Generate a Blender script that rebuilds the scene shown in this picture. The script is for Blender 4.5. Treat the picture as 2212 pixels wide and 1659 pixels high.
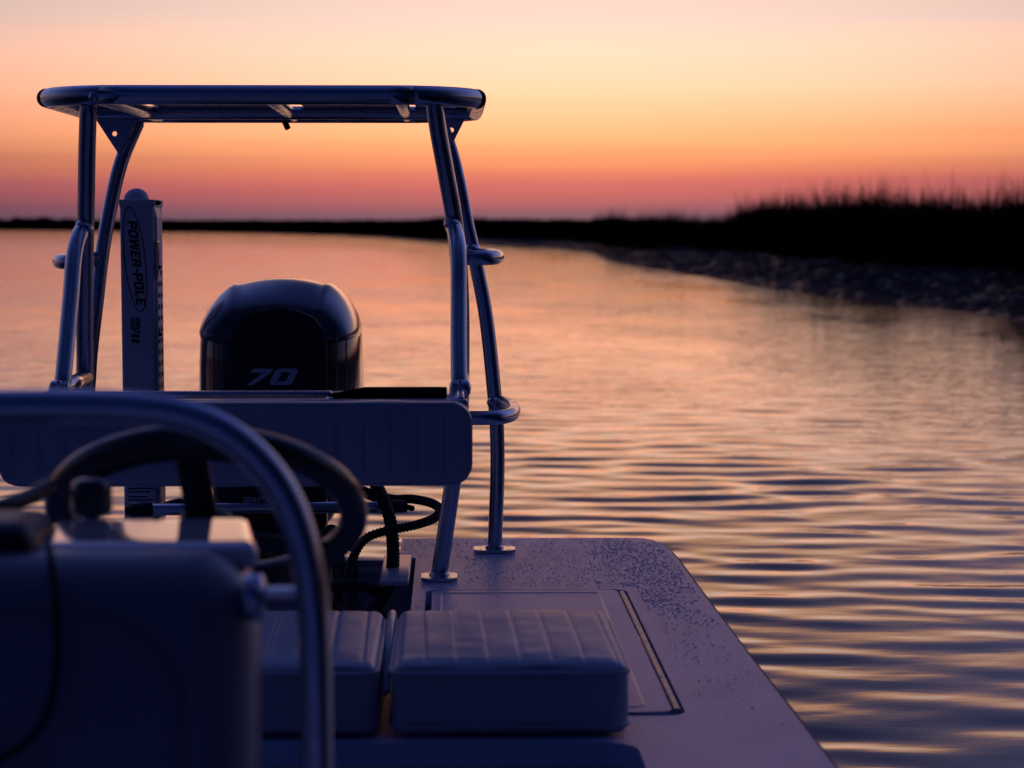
import bpy, bmesh, math, random
import numpy as np
from mathutils import Vector, Matrix, noise as mnoise
for o in list(bpy.data.objects): bpy.data.objects.remove(o)
S = bpy.context.scene
COL = S.collection
PI = math.pi
random.seed(7); rng = np.random.default_rng(7)

# ------------------------------------------------------------------ camera
F = 5222.0            # focal length in units of a 2212 px wide frame (85 mm on 36 mm)
ZC = 1.05             # lens height above the water
TH = math.atan(341.5/F); PS = math.atan(136.0/F*math.cos(TH))
cam_d = bpy.data.cameras.new('camera'); cam = bpy.data.objects.new('camera', cam_d); COL.objects.link(cam)
cam.location = (0, 0, ZC); cam.rotation_euler = (PI/2-TH, 0, -PS)
cam_d.lens = 85; cam_d.sensor_width = 36; cam_d.clip_start = 0.1; cam_d.clip_end = 9000
cam_d.dof.use_dof = True; cam_d.dof.focus_distance = 4.85; cam_d.dof.aperture_fstop = 6.2
S.camera = cam
S.view_settings.view_transform = 'Standard'; S.view_settings.look = 'None'
S.view_settings.exposure = 0.0; S.view_settings.gamma = 1.0

FW = Vector((math.sin(PS)*math.cos(TH), math.cos(PS)*math.cos(TH), -math.sin(TH)))
RT = Vector((math.cos(PS), -math.sin(PS), 0)); UPV = RT.cross(FW)
def ray(px, py): return FW + RT*((px-1106.0)/F) + UPV*((829.5-py)/F)
def P(px, py, Y):            # measured direction at a known distance along the boat's axis
    d = ray(px, py); return Vector((0, 0, ZC)) + d*(Y/d.y)
def PZ(px, py, z):           # measured direction on a known level
    d = ray(px, py); return Vector((0, 0, ZC)) + d*((z-ZC)/d.z)

def lin(c):
    return tuple((v/255/12.92 if v/255 <= .04045 else ((v/255+.055)/1.055)**2.4) for v in c)

# ------------------------------------------------------------------ dusk sky (world)
W = bpy.data.worlds.new('World'); S.world = W; W.use_nodes = True
nt = W.node_tree; N = nt.nodes; L = nt.links; N.clear()
def nn(t, **kw):
    n = N.new(t)
    for k, v in kw.items(): setattr(n, k, v)
    return n
def mth(op, a, b=None, c=None, clamp=False):
    n = N.new('ShaderNodeMath'); n.operation = op; n.use_clamp = clamp
    for i, v in enumerate((a, b, c)):
        if v is None: continue
        if isinstance(v, (int, float)): n.inputs[i].default_value = v
        else: L.new(v, n.inputs[i])
    return n.outputs[0]
out = nn('ShaderNodeOutputWorld'); bg = nn('ShaderNodeBackground'); L.new(bg.outputs[0], out.inputs[0])
tc = nn('ShaderNodeTexCoord'); sep = nn('ShaderNodeSeparateXYZ'); L.new(tc.outputs['Generated'], sep.inputs[0])
X_, Y_, Z_ = sep.outputs
elev = mth('ARCSINE', mth('MAXIMUM', Z_, 0.0))
# thin uneven cloud layers shift the elevation a little
mp = nn('ShaderNodeMapping'); mp.inputs['Scale'].default_value = (2.2, 2.2, 95)
L.new(tc.outputs['Generated'], mp.inputs[0])
nz = nn('ShaderNodeTexNoise'); nz.inputs['Scale'].default_value = 1.6; nz.inputs['Detail'].default_value = 5; nz.inputs['Roughness'].default_value = .55
L.new(mp.outputs[0], nz.inputs[0])
wob = mth('MULTIPLY', mth('SUBTRACT', nz.outputs[0], .5), .010)
elev = mth('MAXIMUM', mth('ADD', elev, mth('MULTIPLY', wob, mth('MINIMUM', mth('MULTIPLY', Z_, 60), 1))), 0.0)
fac = mth('POWER', mth('DIVIDE', elev, PI/2), .5)
def ramp(stops, f=fac):
    r = N.new('ShaderNodeValToRGB'); e = r.color_ramp.elements
    r.color_ramp.interpolation = 'LINEAR'
    pts = sorted(stops)
    while len(e) < len(pts): e.new(.5)
    for i, (d, c) in enumerate(pts):
        e[i].position = (d/90)**.5; 
    for i, (d, c) in enumerate(pts):
        e[i].color = (*lin(c), 1)
    L.new(f, r.inputs[0]); return r.outputs[0]
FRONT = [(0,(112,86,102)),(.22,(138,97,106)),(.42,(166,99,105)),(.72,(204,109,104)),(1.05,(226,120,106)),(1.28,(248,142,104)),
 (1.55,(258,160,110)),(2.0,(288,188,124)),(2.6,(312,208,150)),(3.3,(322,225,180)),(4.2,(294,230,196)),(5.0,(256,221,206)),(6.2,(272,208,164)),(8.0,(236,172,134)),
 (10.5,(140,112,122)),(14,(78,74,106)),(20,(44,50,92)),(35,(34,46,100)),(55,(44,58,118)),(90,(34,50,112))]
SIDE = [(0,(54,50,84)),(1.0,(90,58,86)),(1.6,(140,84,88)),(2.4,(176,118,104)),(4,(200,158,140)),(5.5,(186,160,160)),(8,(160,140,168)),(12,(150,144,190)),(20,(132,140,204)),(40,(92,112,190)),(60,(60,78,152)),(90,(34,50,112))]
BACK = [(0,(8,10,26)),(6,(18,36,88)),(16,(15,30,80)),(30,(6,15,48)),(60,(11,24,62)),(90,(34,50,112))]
hl = mth('MAXIMUM', mth('SQRT', mth('ADD', mth('MULTIPLY', X_, X_), mth('MULTIPLY', Y_, Y_))), 1e-5)
SA = math.radians(3.0)
cosA = mth('DIVIDE', mth('ADD', mth('MULTIPLY', X_, math.sin(SA)), mth('MULTIPLY', Y_, math.cos(SA))), hl)
half = mth('MULTIPLY', mth('ADD', cosA, 1.0), .5, clamp=True)
wf = mth('POWER', half, 52.0); ws = mth('POWER', half, 2.6)
def mix(f, a, b):
    m = N.new('ShaderNodeMix'); m.data_type = 'RGBA'; L.new(f, m.inputs[0]); L.new(a, m.inputs[6]); L.new(b, m.inputs[7]); return m.outputs[2]
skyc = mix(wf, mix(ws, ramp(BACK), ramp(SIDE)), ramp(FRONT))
# darkening added to the unseen sky behind right, for dark stripes on the tubes
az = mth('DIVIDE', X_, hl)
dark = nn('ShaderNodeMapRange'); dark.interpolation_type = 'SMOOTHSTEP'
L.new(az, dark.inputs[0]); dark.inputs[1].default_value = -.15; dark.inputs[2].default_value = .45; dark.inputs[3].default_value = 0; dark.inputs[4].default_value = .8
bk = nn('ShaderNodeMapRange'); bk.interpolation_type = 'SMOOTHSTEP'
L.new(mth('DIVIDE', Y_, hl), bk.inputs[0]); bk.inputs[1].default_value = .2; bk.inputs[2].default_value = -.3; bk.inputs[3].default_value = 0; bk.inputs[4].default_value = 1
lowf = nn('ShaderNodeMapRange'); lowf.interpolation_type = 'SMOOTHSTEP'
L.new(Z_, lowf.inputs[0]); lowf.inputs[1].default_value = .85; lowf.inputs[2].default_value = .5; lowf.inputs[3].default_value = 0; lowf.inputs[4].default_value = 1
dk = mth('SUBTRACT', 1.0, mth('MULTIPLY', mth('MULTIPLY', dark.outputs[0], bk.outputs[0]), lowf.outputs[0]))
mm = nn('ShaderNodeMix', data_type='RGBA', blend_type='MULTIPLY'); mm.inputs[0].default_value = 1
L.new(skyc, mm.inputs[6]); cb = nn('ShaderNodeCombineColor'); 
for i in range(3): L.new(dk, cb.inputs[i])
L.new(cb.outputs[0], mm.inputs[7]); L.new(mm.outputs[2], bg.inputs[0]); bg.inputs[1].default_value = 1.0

# the sun is below the horizon: the glowing dusk sky is the only light

# ------------------------------------------------------------------ materials
def mat(name, col, rough=.5, metal=0.0, spec=.5, bump=None, var=None, coat=0, rvar=None, aniso=0):
    m = bpy.data.materials.new(name); m.use_nodes = True
    t = m.node_tree; b = t.nodes['Principled BSDF']
    b.inputs['Base Color'].default_value = (*col, 1); b.inputs['Roughness'].default_value = rough
    b.inputs['Metallic'].default_value = metal; b.inputs['Specular IOR Level'].default_value = spec
    if coat: b.inputs['Coat Weight'].default_value = coat; b.inputs['Coat Roughness'].default_value = .06
    tcn = t.nodes.new('ShaderNodeTexCoord')
    if bump:
        sc, st, dist = bump
        n = t.nodes.new('ShaderNodeTexNoise'); n.inputs['Scale'].default_value = sc; n.inputs['Detail'].default_value = 6
        t.links.new(tcn.outputs['Object'], n.inputs[0])
        bp = t.nodes.new('ShaderNodeBump'); bp.inputs['Strength'].default_value = st; bp.inputs['Distance'].default_value = dist
        t.links.new(n.outputs[0], bp.inputs['Height']); t.links.new(bp.outputs[0], b.inputs['Normal'])
    if var:
        sc, amt = var
        n = t.nodes.new('ShaderNodeTexNoise'); n.inputs['Scale'].default_value = sc; n.inputs['Detail'].default_value = 7; n.inputs['Roughness'].default_value = .65
        t.links.new(tcn.outputs['Object'], n.inputs[0])
        r = t.nodes.new('ShaderNodeValToRGB'); r.color_ramp.elements[0].position = .3; r.color_ramp.elements[1].position = .7
        r.color_ramp.elements[0].color = (*[c*(1-amt) for c in col], 1); r.color_ramp.elements[1].color = (*[min(1, c*(1+amt*.5)) for c in col], 1)
        t.links.new(n.outputs[0], r.inputs[0]); t.links.new(r.outputs[0], b.inputs['Base Color'])
    if rvar:
        sc, lo, hi = rvar
        n = t.nodes.new('ShaderNodeTexNoise'); n.inputs['Scale'].default_value = sc; n.inputs['Detail'].default_value = 6
        t.links.new(tcn.outputs['Object'], n.inputs[0])
        r = t.nodes.new('ShaderNodeMapRange'); r.inputs[3].default_value = lo; r.inputs[4].default_value = hi; r.inputs[1].default_value = .3; r.inputs[2].default_value = .7
        t.links.new(n.outputs[0], r.inputs[0]); t.links.new(r.outputs[0], b.inputs['Roughness'])
    return m
M = {}
M['alu'] = mat('anodised_aluminium', (.56, .57, .62), .2, 1.0, rvar=(60, .16, .30), bump=(900, .04, .0004))
M['steel'] = mat('polished_steel', (.6, .6, .62), .14, 1.0, rvar=(90, .08, .25))
M['vinyl'] = mat('white_vinyl', (.47, .46, .52), .38, bump=(420, .35, .0006), var=(9, .14))
M['piping'] = mat('vinyl_piping', (.45, .45, .5), .4)
M['black'] = mat('black_plastic', (.012, .012, .014), .42, bump=(300, .2, .0004))
M['rubber'] = mat('black_rubber', (.010, .010, .011), .6, bump=(200, .3, .0006))
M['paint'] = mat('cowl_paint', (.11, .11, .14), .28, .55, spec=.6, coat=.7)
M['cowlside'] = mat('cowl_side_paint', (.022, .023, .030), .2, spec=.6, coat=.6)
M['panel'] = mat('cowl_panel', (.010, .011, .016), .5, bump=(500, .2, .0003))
M['silver'] = mat('silver_lettering', (.62, .68, .80), .4)
M['ink'] = mat('black_ink', (.008, .008, .010), .6)
M['inkwhite'] = mat('pale_ink', (.75, .75, .8), .6)
M['inkred'] = mat('red_ink', (.20, .02, .01), .6)
M['powder'] = mat('white_powder_coat', (.80, .80, .84), .45, bump=(350, .2, .0004), var=(7, .15))
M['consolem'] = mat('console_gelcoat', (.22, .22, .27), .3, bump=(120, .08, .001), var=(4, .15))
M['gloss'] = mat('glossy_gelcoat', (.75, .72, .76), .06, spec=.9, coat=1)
M['wheelm'] = mat('polished_wheel_rim', (.03, .03, .035), .24, spec=.7)
M['gel'] = mat('gelcoat', (.50, .50, .55), .28, var=(5, .12), bump=(120, .08, .001))
M['edge'] = mat('gritty_edge', (.42, .26, .14), .8, var=(220, .8), bump=(260, 1, .004))
M['hinge'] = mat('hinge_steel', (.5, .42, .36), .3, 1.0, rvar=(80, .15, .5))
M['dark'] = mat('bilge_dark', (.05, .05, .06), .6, var=(8, .3))
M['nonskid'] = mat('black_nonskid', (.006, .006, .007), 1.0, spec=0)
M['grassm'] = mat('marsh_grass_blades', (.045, .034, .020), .8, spec=.1, var=(1.5, .5))
M['farg'] = mat('far_marsh', (.014, .014, .013), 1.0, spec=.02, var=(.2, .3))
M['brown'] = mat('brown_plastic', (.22, .12, .07), .35)

# deck: white gelcoat with beaded dew on its outer strip
def deck_material():
    m = bpy.data.materials.new('wet_deck'); m.use_nodes = True; t = m.node_tree; nd = t.nodes; lk = t.links
    b = nd['Principled BSDF']; b.inputs['Specular IOR Level'].default_value = .22
    co = nd.new('ShaderNodeTexCoord')
    def noise(sc, det=4, rough=.5, dist=0):
        n = nd.new('ShaderNodeTexNoise'); n.inputs['Scale'].default_value = sc; n.inputs['Detail'].default_value = det; n.inputs['Roughness'].default_value = rough
        n.inputs['Distortion'].default_value = dist; lk.new(co.outputs['Object'], n.inputs[0]); return n.outputs[0]
    def mr(x, a, b_, c, d, smooth=True):
        n = nd.new('ShaderNodeMapRange'); n.interpolation_type = 'SMOOTHSTEP' if smooth else 'LINEAR'
        lk.new(x, n.inputs[0]); n.inputs[1].default_value = a; n.inputs[2].default_value = b_; n.inputs[3].default_value = c; n.inputs[4].default_value = d; return n.outputs[0]
    def mt(op, a, c):
        n = nd.new('ShaderNodeMath'); n.operation = op
        for i, v in enumerate((a, c)):
            if isinstance(v, (int, float)): n.inputs[i].default_value = v
            else: lk.new(v, n.inputs[i])
        return n.outputs[0]
    def beads(scale, r0, r1):
        v = nd.new('ShaderNodeTexVoronoi'); v.inputs['Scale'].default_value = scale; v.inputs['Randomness'].default_value = 1
        lk.new(co.outputs['Object'], v.inputs[0]); return mr(v.outputs['Distance'], r0, r1, 1, 0)
    sp = nd.new('ShaderNodeSeparateXYZ'); lk.new(co.outputs['Object'], sp.inputs[0])
    aft = mr(sp.outputs[1], 3.3, 4.9, 0, 1); rightm = mr(sp.outputs[0], .22, .40, 0, 1)
    blotch = mr(noise(7, 4, .6, 1.2), .42, .55, 0, 1)
    big = mt('MULTIPLY', mt('MULTIPLY', beads(78, .12, .42), blotch), mt('MULTIPLY', aft, mt('ADD', mt('MULTIPLY', rightm, .8), .2)))
    small = mt('MULTIPLY', mt('MULTIPLY', beads(210, .1, .5), mr(noise(11, 4, .6, .8), .40, .5, .15, 1)), aft)
    grain = noise(340, 3, .8)
    h = mt('ADD', mt('MULTIPLY', small, .16), mt('MULTIPLY', grain, .8))
    bp = nd.new('ShaderNodeBump'); bp.inputs['Distance'].default_value = .0038; bp.inputs['Strength'].default_value = .9
    lk.new(h, bp.inputs['Height']); lk.new(bp.outputs[0], b.inputs['Normal'])
    wet = mt('MULTIPLY', small, .4)
    lk.new(mr(wet, 0, .6, .33, .12), b.inputs['Roughness'])
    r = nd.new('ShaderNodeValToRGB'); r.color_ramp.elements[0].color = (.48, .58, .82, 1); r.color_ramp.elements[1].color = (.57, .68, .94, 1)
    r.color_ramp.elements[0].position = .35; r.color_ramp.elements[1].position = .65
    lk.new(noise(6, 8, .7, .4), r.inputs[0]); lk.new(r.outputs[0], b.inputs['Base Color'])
    return m
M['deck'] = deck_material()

def water_material():
    m = bpy.data.materials.new('water_surface'); m.use_nodes = True; t = m.node_tree; nd = t.nodes; lk = t.links
    b = nd['Principled BSDF']; b.inputs['Base Color'].default_value = (.006, .008, .016, 1); b.inputs['Roughness'].default_value = .03
    b.inputs['IOR'].default_value = 1.44
    co = nd.new('ShaderNodeTexCoord'); mp = nd.new('ShaderNodeMapping'); lk.new(co.outputs['Object'], mp.inputs[0])
    mp.inputs['Scale'].default_value = (.55, 1.3, 1); mp.inputs['Rotation'].default_value = (0, 0, .12)
    acc = None
    for sc, a in ((3.0, .8), (8.0, .55), (19.0, .2)):
        n = nd.new('ShaderNodeTexNoise'); n.inputs['Scale'].default_value = sc; n.inputs['Detail'].default_value = 2.0; n.inputs['Roughness'].default_value = .45
        n.inputs['Distortion'].default_value = .3
        lk.new(mp.outputs[0], n.inputs[0])
        k = nd.new('ShaderNodeMath'); k.operation = 'MULTIPLY'; k.inputs[1].default_value = a; lk.new(n.outputs[0], k.inputs[0])
        if acc is None: acc = k.outputs[0]
        else:
            s = nd.new('ShaderNodeMath'); lk.new(acc, s.inputs[0]); lk.new(k.outputs[0], s.inputs[1]); acc = s.outputs[0]
    bp = nd.new('ShaderNodeBump'); bp.inputs['Distance'].default_value = .011; bp.inputs['Strength'].default_value = .7
    lk.new(acc, bp.inputs['Height']); lk.new(bp.outputs[0], b.inputs['Normal'])
    m2 = nd.new('ShaderNodeMapping'); m2.inputs['Scale'].default_value = (.10, .045, 1); lk.new(co.outputs['Object'], m2.inputs[0])
    g = nd.new('ShaderNodeTexNoise'); g.inputs['Scale'].default_value = 4; g.inputs['Detail'].default_value = 5; g.inputs['Roughness'].default_value = .65; lk.new(m2.outputs[0], g.inputs[0])
    r = nd.new('ShaderNodeMapRange'); lk.new(g.outputs[0], r.inputs[0]); r.inputs[1].default_value = .38; r.inputs[2].default_value = .62; r.inputs[3].default_value = .3; r.inputs[4].default_value = 1.0
    ln = nd.new('ShaderNodeVectorMath'); ln.operation = 'LENGTH'; lk.new(co.outputs['Object'], ln.inputs[0])          # calm water lies round the boat
    lee = nd.new('ShaderNodeMapRange'); lee.interpolation_type = 'SMOOTHSTEP'; lk.new(ln.outputs['Value'], lee.inputs[0])
    lee.inputs[1].default_value = 5; lee.inputs[2].default_value = 17; lee.inputs[3].default_value = .16; lee.inputs[4].default_value = 1.0
    mu = nd.new('ShaderNodeMath'); mu.operation = 'MULTIPLY'; lk.new(r.outputs[0], mu.inputs[0]); lk.new(lee.outputs[0], mu.inputs[1])
    lk.new(mu.outputs[0], bp.inputs['Strength'])
    return m
M['water'] = water_material()

def mud_material():
    m = mat('wet_mud', (.010, .0075, .007), .5, spec=.36)
    t = m.node_tree; nd = t.nodes; lk = t.links; b = nd['Principled BSDF']; co = nd.new('ShaderNodeTexCoord')
    n = nd.new('ShaderNodeTexNoise'); n.inputs['Scale'].default_value = 3.2; n.inputs['Detail'].default_value = 8; n.inputs['Roughness'].default_value = .7; lk.new(co.outputs['Object'], n.inputs[0])
    r = nd.new('ShaderNodeMapRange'); lk.new(n.outputs[0], r.inputs[0]); r.inputs[1].default_value = .53; r.inputs[2].default_value = .60; r.inputs[3].default_value = 1.0; r.inputs[4].default_value = .2
    lk.new(r.outputs[0], b.inputs['Roughness'])
    n2 = nd.new('ShaderNodeTexNoise'); n2.inputs['Scale'].default_value = 8; n2.inputs['Detail'].default_value = 6; n2.inputs['Roughness'].default_value = .7; lk.new(co.outputs['Object'], n2.inputs[0])
    bp = nd.new('ShaderNodeBump'); bp.inputs['Distance'].default_value = .12; bp.inputs['Strength'].default_value = 1.0
    lk.new(n2.outputs[0], bp.inputs['Height']); lk.new(bp.outputs[0], b.inputs['Normal'])
    return m
M['mud'] = mud_material()

# ------------------------------------------------------------------ object helpers
def tag(o, label=None, cat=None, group=None, kind=None):
    if label: o['label'] = label
    if cat: o['category'] = cat
    if group: o['group'] = group
    if kind: o['kind'] = kind
    return o
def empty(name, loc, label, cat, group=None):
    o = bpy.data.objects.new(name, None); COL.objects.link(o); o.location = loc; o.empty_display_size = .1
    return tag(o, label, cat, group)
def link(name, me, m, parent=None, smooth=True):
    o = bpy.data.objects.new(name, me); COL.objects.link(o)
    if m: me.materials.clear(); me.materials.append(m)
    if smooth and len(me.polygons): me.polygons.foreach_set('use_smooth', [True]*len(me.polygons))
    if parent:
        o.parent = parent; r = parent; off = Vector((0, 0, 0))
        while r: off += r.location; r = r.parent
        o.location = -off                                            # geometry is in world metres
    return o
class MB:
    def __init__(s): s.v = []; s.f = []
    def add(s, vs, fs):
        b = len(s.v); s.v += [tuple(v) for v in vs]; s.f += [tuple(i+b for i in f) for f in fs]; return s
    def box(s, a, b):
        (x0, y0, z0), (x1, y1, z1) = a, b
        return s.add([(x0,y0,z0),(x1,y0,z0),(x1,y1,z0),(x0,y1,z0),(x0,y0,z1),(x1,y0,z1),(x1,y1,z1),(x0,y1,z1)],
                     [(0,3,2,1),(4,5,6,7),(0,1,5,4),(1,2,6,5),(2,3,7,6),(3,0,4,7)])
    def tube(s, pts, r, n=20, sm=6, cap=True, closed=False, ribs=None):
        pts = [Vector(p) for p in pts]
        if sm > 1 and len(pts) > 2:
            q = []; m = len(pts); rng_ = range(m) if closed else range(m-1)
            for i in rng_:
                p0 = pts[(i-1) % m] if closed or i > 0 else pts[0]*2-pts[1]
                p1 = pts[i]; p2 = pts[(i+1) % m]; p3 = pts[(i+2) % m] if closed or i+2 < m else pts[-1]*2-pts[-2]
                for k in range(sm):
                    t = k/sm
                    q.append(.5*((2*p1)+(p2-p0)*t+(2*p0-5*p1+4*p2-p3)*t*t+(3*p1-p0-3*p2+p3)*t**3))
            if not closed: q.append(pts[-1])
            pts = q
        if ribs:                                                     # resample for a corrugated hose
            out_ = []; 
            for i in range(len(pts)-1):
                d = (pts[i+1]-pts[i]).length; k = max(1, int(d/(ribs/4)))
                for j in range(k): out_.append(pts[i].lerp(pts[i+1], j/k))
            pts = out_+[pts[-1]]
        m = len(pts); rad = r if callable(r) else (lambda t: r)
        T = [(pts[(i+1) % m]-pts[i-1]) if closed else (pts[min(i+1, m-1)]-pts[max(i-1, 0)]) for i in range(m)]
        T = [t.normalized() for t in T]
        up = Vector((0, 0, 1)) if abs(T[0].z) < .9 else Vector((0, 1, 0))
        u = T[0].cross(up).normalized(); vs = []; fs = []
        dist = 0
        for i in range(m):
            u = (u-T[i]*u.dot(T[i])).normalized(); w = T[i].cross(u)
            rr = rad(i/(m-1) if m > 1 else 0)
            if ribs: rr *= 1.0 if (i % 4) < 2 else .84
            for k in range(n):
                a = 2*PI*k/n; vs.append(pts[i]+(u*math.cos(a)+w*math.sin(a))*rr)
        for i in range(m if closed else m-1):
            for k in range(n):
                fs.append((i*n+k, i*n+(k+1) % n, ((i+1) % m)*n+(k+1) % n, ((i+1) % m)*n+k))
        if cap and not closed:
            for i, sgn in ((0, -1), (m-1, 1)):
                rr = rad(0 if i == 0 else 1); base = len(vs)
                rings = [i*n]
                uu = (vs[i*n]-pts[i]).normalized(); ww = T[i].cross(uu)
                for al in (25, 50, 72):
                    al = math.radians(al); b0 = len(vs)
                    for k in range(n):
                        a = 2*PI*k/n; vs.append(pts[i]+(uu*math.cos(a)+ww*math.sin(a))*rr*math.cos(al)+T[i]*sgn*rr*math.sin(al)*cap)
                    rings.append(b0)
                for a_, b_ in zip(rings, rings[1:]):
                    for k in range(n):
                        q = (a_+k, a_+(k+1) % n, b_+(k+1) % n, b_+k); fs.append(q if sgn > 0 else q[::-1])
                q = tuple(rings[-1]+k for k in range(n)); fs.append(q if sgn > 0 else q[::-1])
        return s.add(vs, fs)
    def loft(s, rings, cap0=True, cap1=True):
        n = len(rings[0]); vs = [v for r in rings for v in r]; fs = []
        for i in range(len(rings)-1):
            for k in range(n): fs.append((i*n+k, i*n+(k+1) % n, (i+1)*n+(k+1) % n, (i+1)*n+k))
        if cap0: fs.append(tuple(range(n))[::-1])
        if cap1: fs.append(tuple((len(rings)-1)*n+k for k in range(n)))
        return s.add(vs, fs)
    def cyl(s, a, b, r, n=24, cap=.35): return s.tube([a, b], r, n=n, sm=1, cap=cap)
    def build(s, name, m, parent=None, smooth=True, bevel=0, seg=2, fix=True):
        me = bpy.data.meshes.new(name); me.from_pydata(s.v, [], s.f); me.update()
        if fix:
            bm = bmesh.new(); bm.from_mesh(me); bmesh.ops.recalc_face_normals(bm, faces=bm.faces); bm.to_mesh(me); bm.free()
        o = link(name, me, m, parent, smooth)
        if bevel:
            md = o.modifiers.new('bevel', 'BEVEL'); md.width = bevel; md.segments = seg; md.limit_method = 'ANGLE'; md.angle_limit = math.radians(40)
            md.harden_normals = False
        return o
def flat(o):
    o.data.polygons.foreach_set('use_smooth', [False]*len(o.data.polygons)); return o
def rounded(c, h, r, n=(30, 12, 8), disp=None, r2=None):
    """box of half sizes h round centre c, edges rounded by r, optional displacement of its skin"""
    mb = MB(); idx = {}; vs = []; fs = []
    def V(i, j, k):
        key = (i, j, k)
        if key not in idx:
            p = [h[a]*(2*q/n[a]-1) for a, q in enumerate(key)]
            def ease(a):                                            # denser at the edges
                t = p[a]/h[a]; return h[a]*math.sin(t*PI/2*.86)/math.sin(PI/2*.86)
            p = Vector([ease(a) for a in range(3)])
            q = Vector([max(-(h[a]-r), min(h[a]-r, p[a])) for a in range(3)])
            d = p-q; nrm = d.normalized() if d.length > 1e-9 else Vector((0, 0, 1))
            if d.length > 1e-9: p = q+nrm*r
            if disp: p = p+disp(p, nrm, h)
            idx[key] = len(vs); vs.append(Vector(c)+p)
        return idx[key]
    for k, (a, b) in ((0, (1, 2)), (1, (2, 0)), (2, (0, 1))):
        for side in (0, n[k]):
            for i in range(n[a]):
                for j in range(n[b]):
                    q = []
                    for di, dj in ((0, 0), (1, 0), (1, 1), (0, 1)):
                        t = [0, 0, 0]; t[k] = side; t[a] = i+di; t[b] = j+dj; q.append(V(*t))
                    fs.append(tuple(q) if side else tuple(q[::-1]))
    mb.add(vs, fs); return mb
def curve_mesh(name, polys, depth, mtx, m, parent):
    """filled 2-D outlines (holes allowed) extruded, then placed"""
    cu = bpy.data.curves.new(name, 'CURVE'); cu.dimensions = '2D'; cu.fill_mode = 'BOTH'; cu.extrude = depth/2
    for pl in polys:
        sp = cu.splines.new('POLY'); sp.points.add(len(pl)-1); sp.use_cyclic_u = True
        for i, (x, y) in enumerate(pl): sp.points[i].co = (x, y, 0, 1)
    return curve_to(name, cu, mtx, m, parent)
def curve_to(name, cu, mtx, m, parent):
    tmp = bpy.data.objects.new('tmp', cu); COL.objects.link(tmp)
    dg = bpy.context.evaluated_depsgraph_get(); me = bpy.data.meshes.new_from_object(tmp.evaluated_get(dg))
    bpy.data.objects.remove(tmp); me.transform(mtx); me.name = name
    return link(name, me, m, parent, smooth=False)
FACE = Matrix(((1,0,0,0),(0,0,-1,0),(0,1,0,0),(0,0,0,1)))            # drawn x,y -> world x,z facing -Y
def text(name, s, size, mtx, m, parent, shear=0, off=0, align='LEFT'):
    cu = bpy.data.curves.new(name, 'FONT'); cu.body = s; cu.size = size; cu.shear = shear; cu.offset = off; cu.extrude = .0004; cu.align_x = align
    return curve_to(name, cu, mtx, m, parent)
GL = {
 'P': (.82, [[(0,0),(0,1),(.66,1),(.8,.88),(.8,.46),(.66,.34),(.25,.34),(.25,0)], [(.25,.54),(.25,.80),(.55,.80),(.55,.54)]]),
 'O': (.86, [[(.12,0),(0,.12),(0,.88),(.12,1),(.70,1),(.82,.88),(.82,.12),(.70,0)], [(.25,.2),(.57,.2),(.57,.8),(.25,.8)]]),
 'W': (1.18, [[(.12,0),(0,1),(.24,1),(.30,.38),(.46,1),(.68,1),(.84,.38),(.92,1),(1.15,1),(1.0,0),(.74,0),(.58,.62),(.40,0)]]),
 'E': (.76, [[(0,0),(0,1),(.72,1),(.72,.8),(.25,.8),(.25,.6),(.64,.6),(.64,.41),(.25,.41),(.25,.2),(.72,.2),(.72,0)]]),
 'R': (.86, [[(0,0),(0,1),(.66,1),(.8,.88),(.8,.50),(.70,.40),(.84,0),(.58,0),(.46,.36),(.25,.36),(.25,0)], [(.25,.56),(.25,.80),(.55,.80),(.55,.56)]]),
 '-': (.44, [[(.02,.38),(.02,.58),(.38,.58),(.38,.38)]]),
 'L': (.72, [[(0,0),(0,1),(.25,1),(.25,.2),(.68,.2),(.68,0)]]),
 'I': (.32, [[(0,0),(0,1),(.26,1),(.26,0)]]),
 'S': (.80, [[(0,0),(0,.2),(.52,.2),(.52,.4),(.12,.4),(0,.5),(0,.9),(.1,1),(.74,1),(.74,.8),(.25,.8),(.25,.6),(.64,.6),(.76,.5),(.76,.1),(.66,0)]]),
 'A': (.90, [[(0,0),(.24,1),(.62,1),(.86,0),(.60,0),(.55,.22),(.31,.22),(.26,0)], [(.35,.40),(.51,.40),(.43,.78)]]),
 '7': (.90, [[(.0,.76),(.04,1),(.86,1),(.86,.78),(.36,0),(.05,0),(.55,.76)]]),
 '0': (1.0, [[(.10,0),(0,.12),(0,.86),(.12,1),(.82,1),(.94,.88),(.94,.14),(.82,0)], [(.30,.22),(.64,.22),(.64,.78),(.30,.78)]]),
}
def glyphs(s, h, shear=.2, gap=.06, wx=1.0):
    polys = []; x = 0
    for ch in s:
        w, ps = GL[ch]
        for p in ps: polys.append([((x+a*wx+b*shear)*h, b*h) for a, b in p])
        x += w*wx+gap
    return polys, x*h

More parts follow.
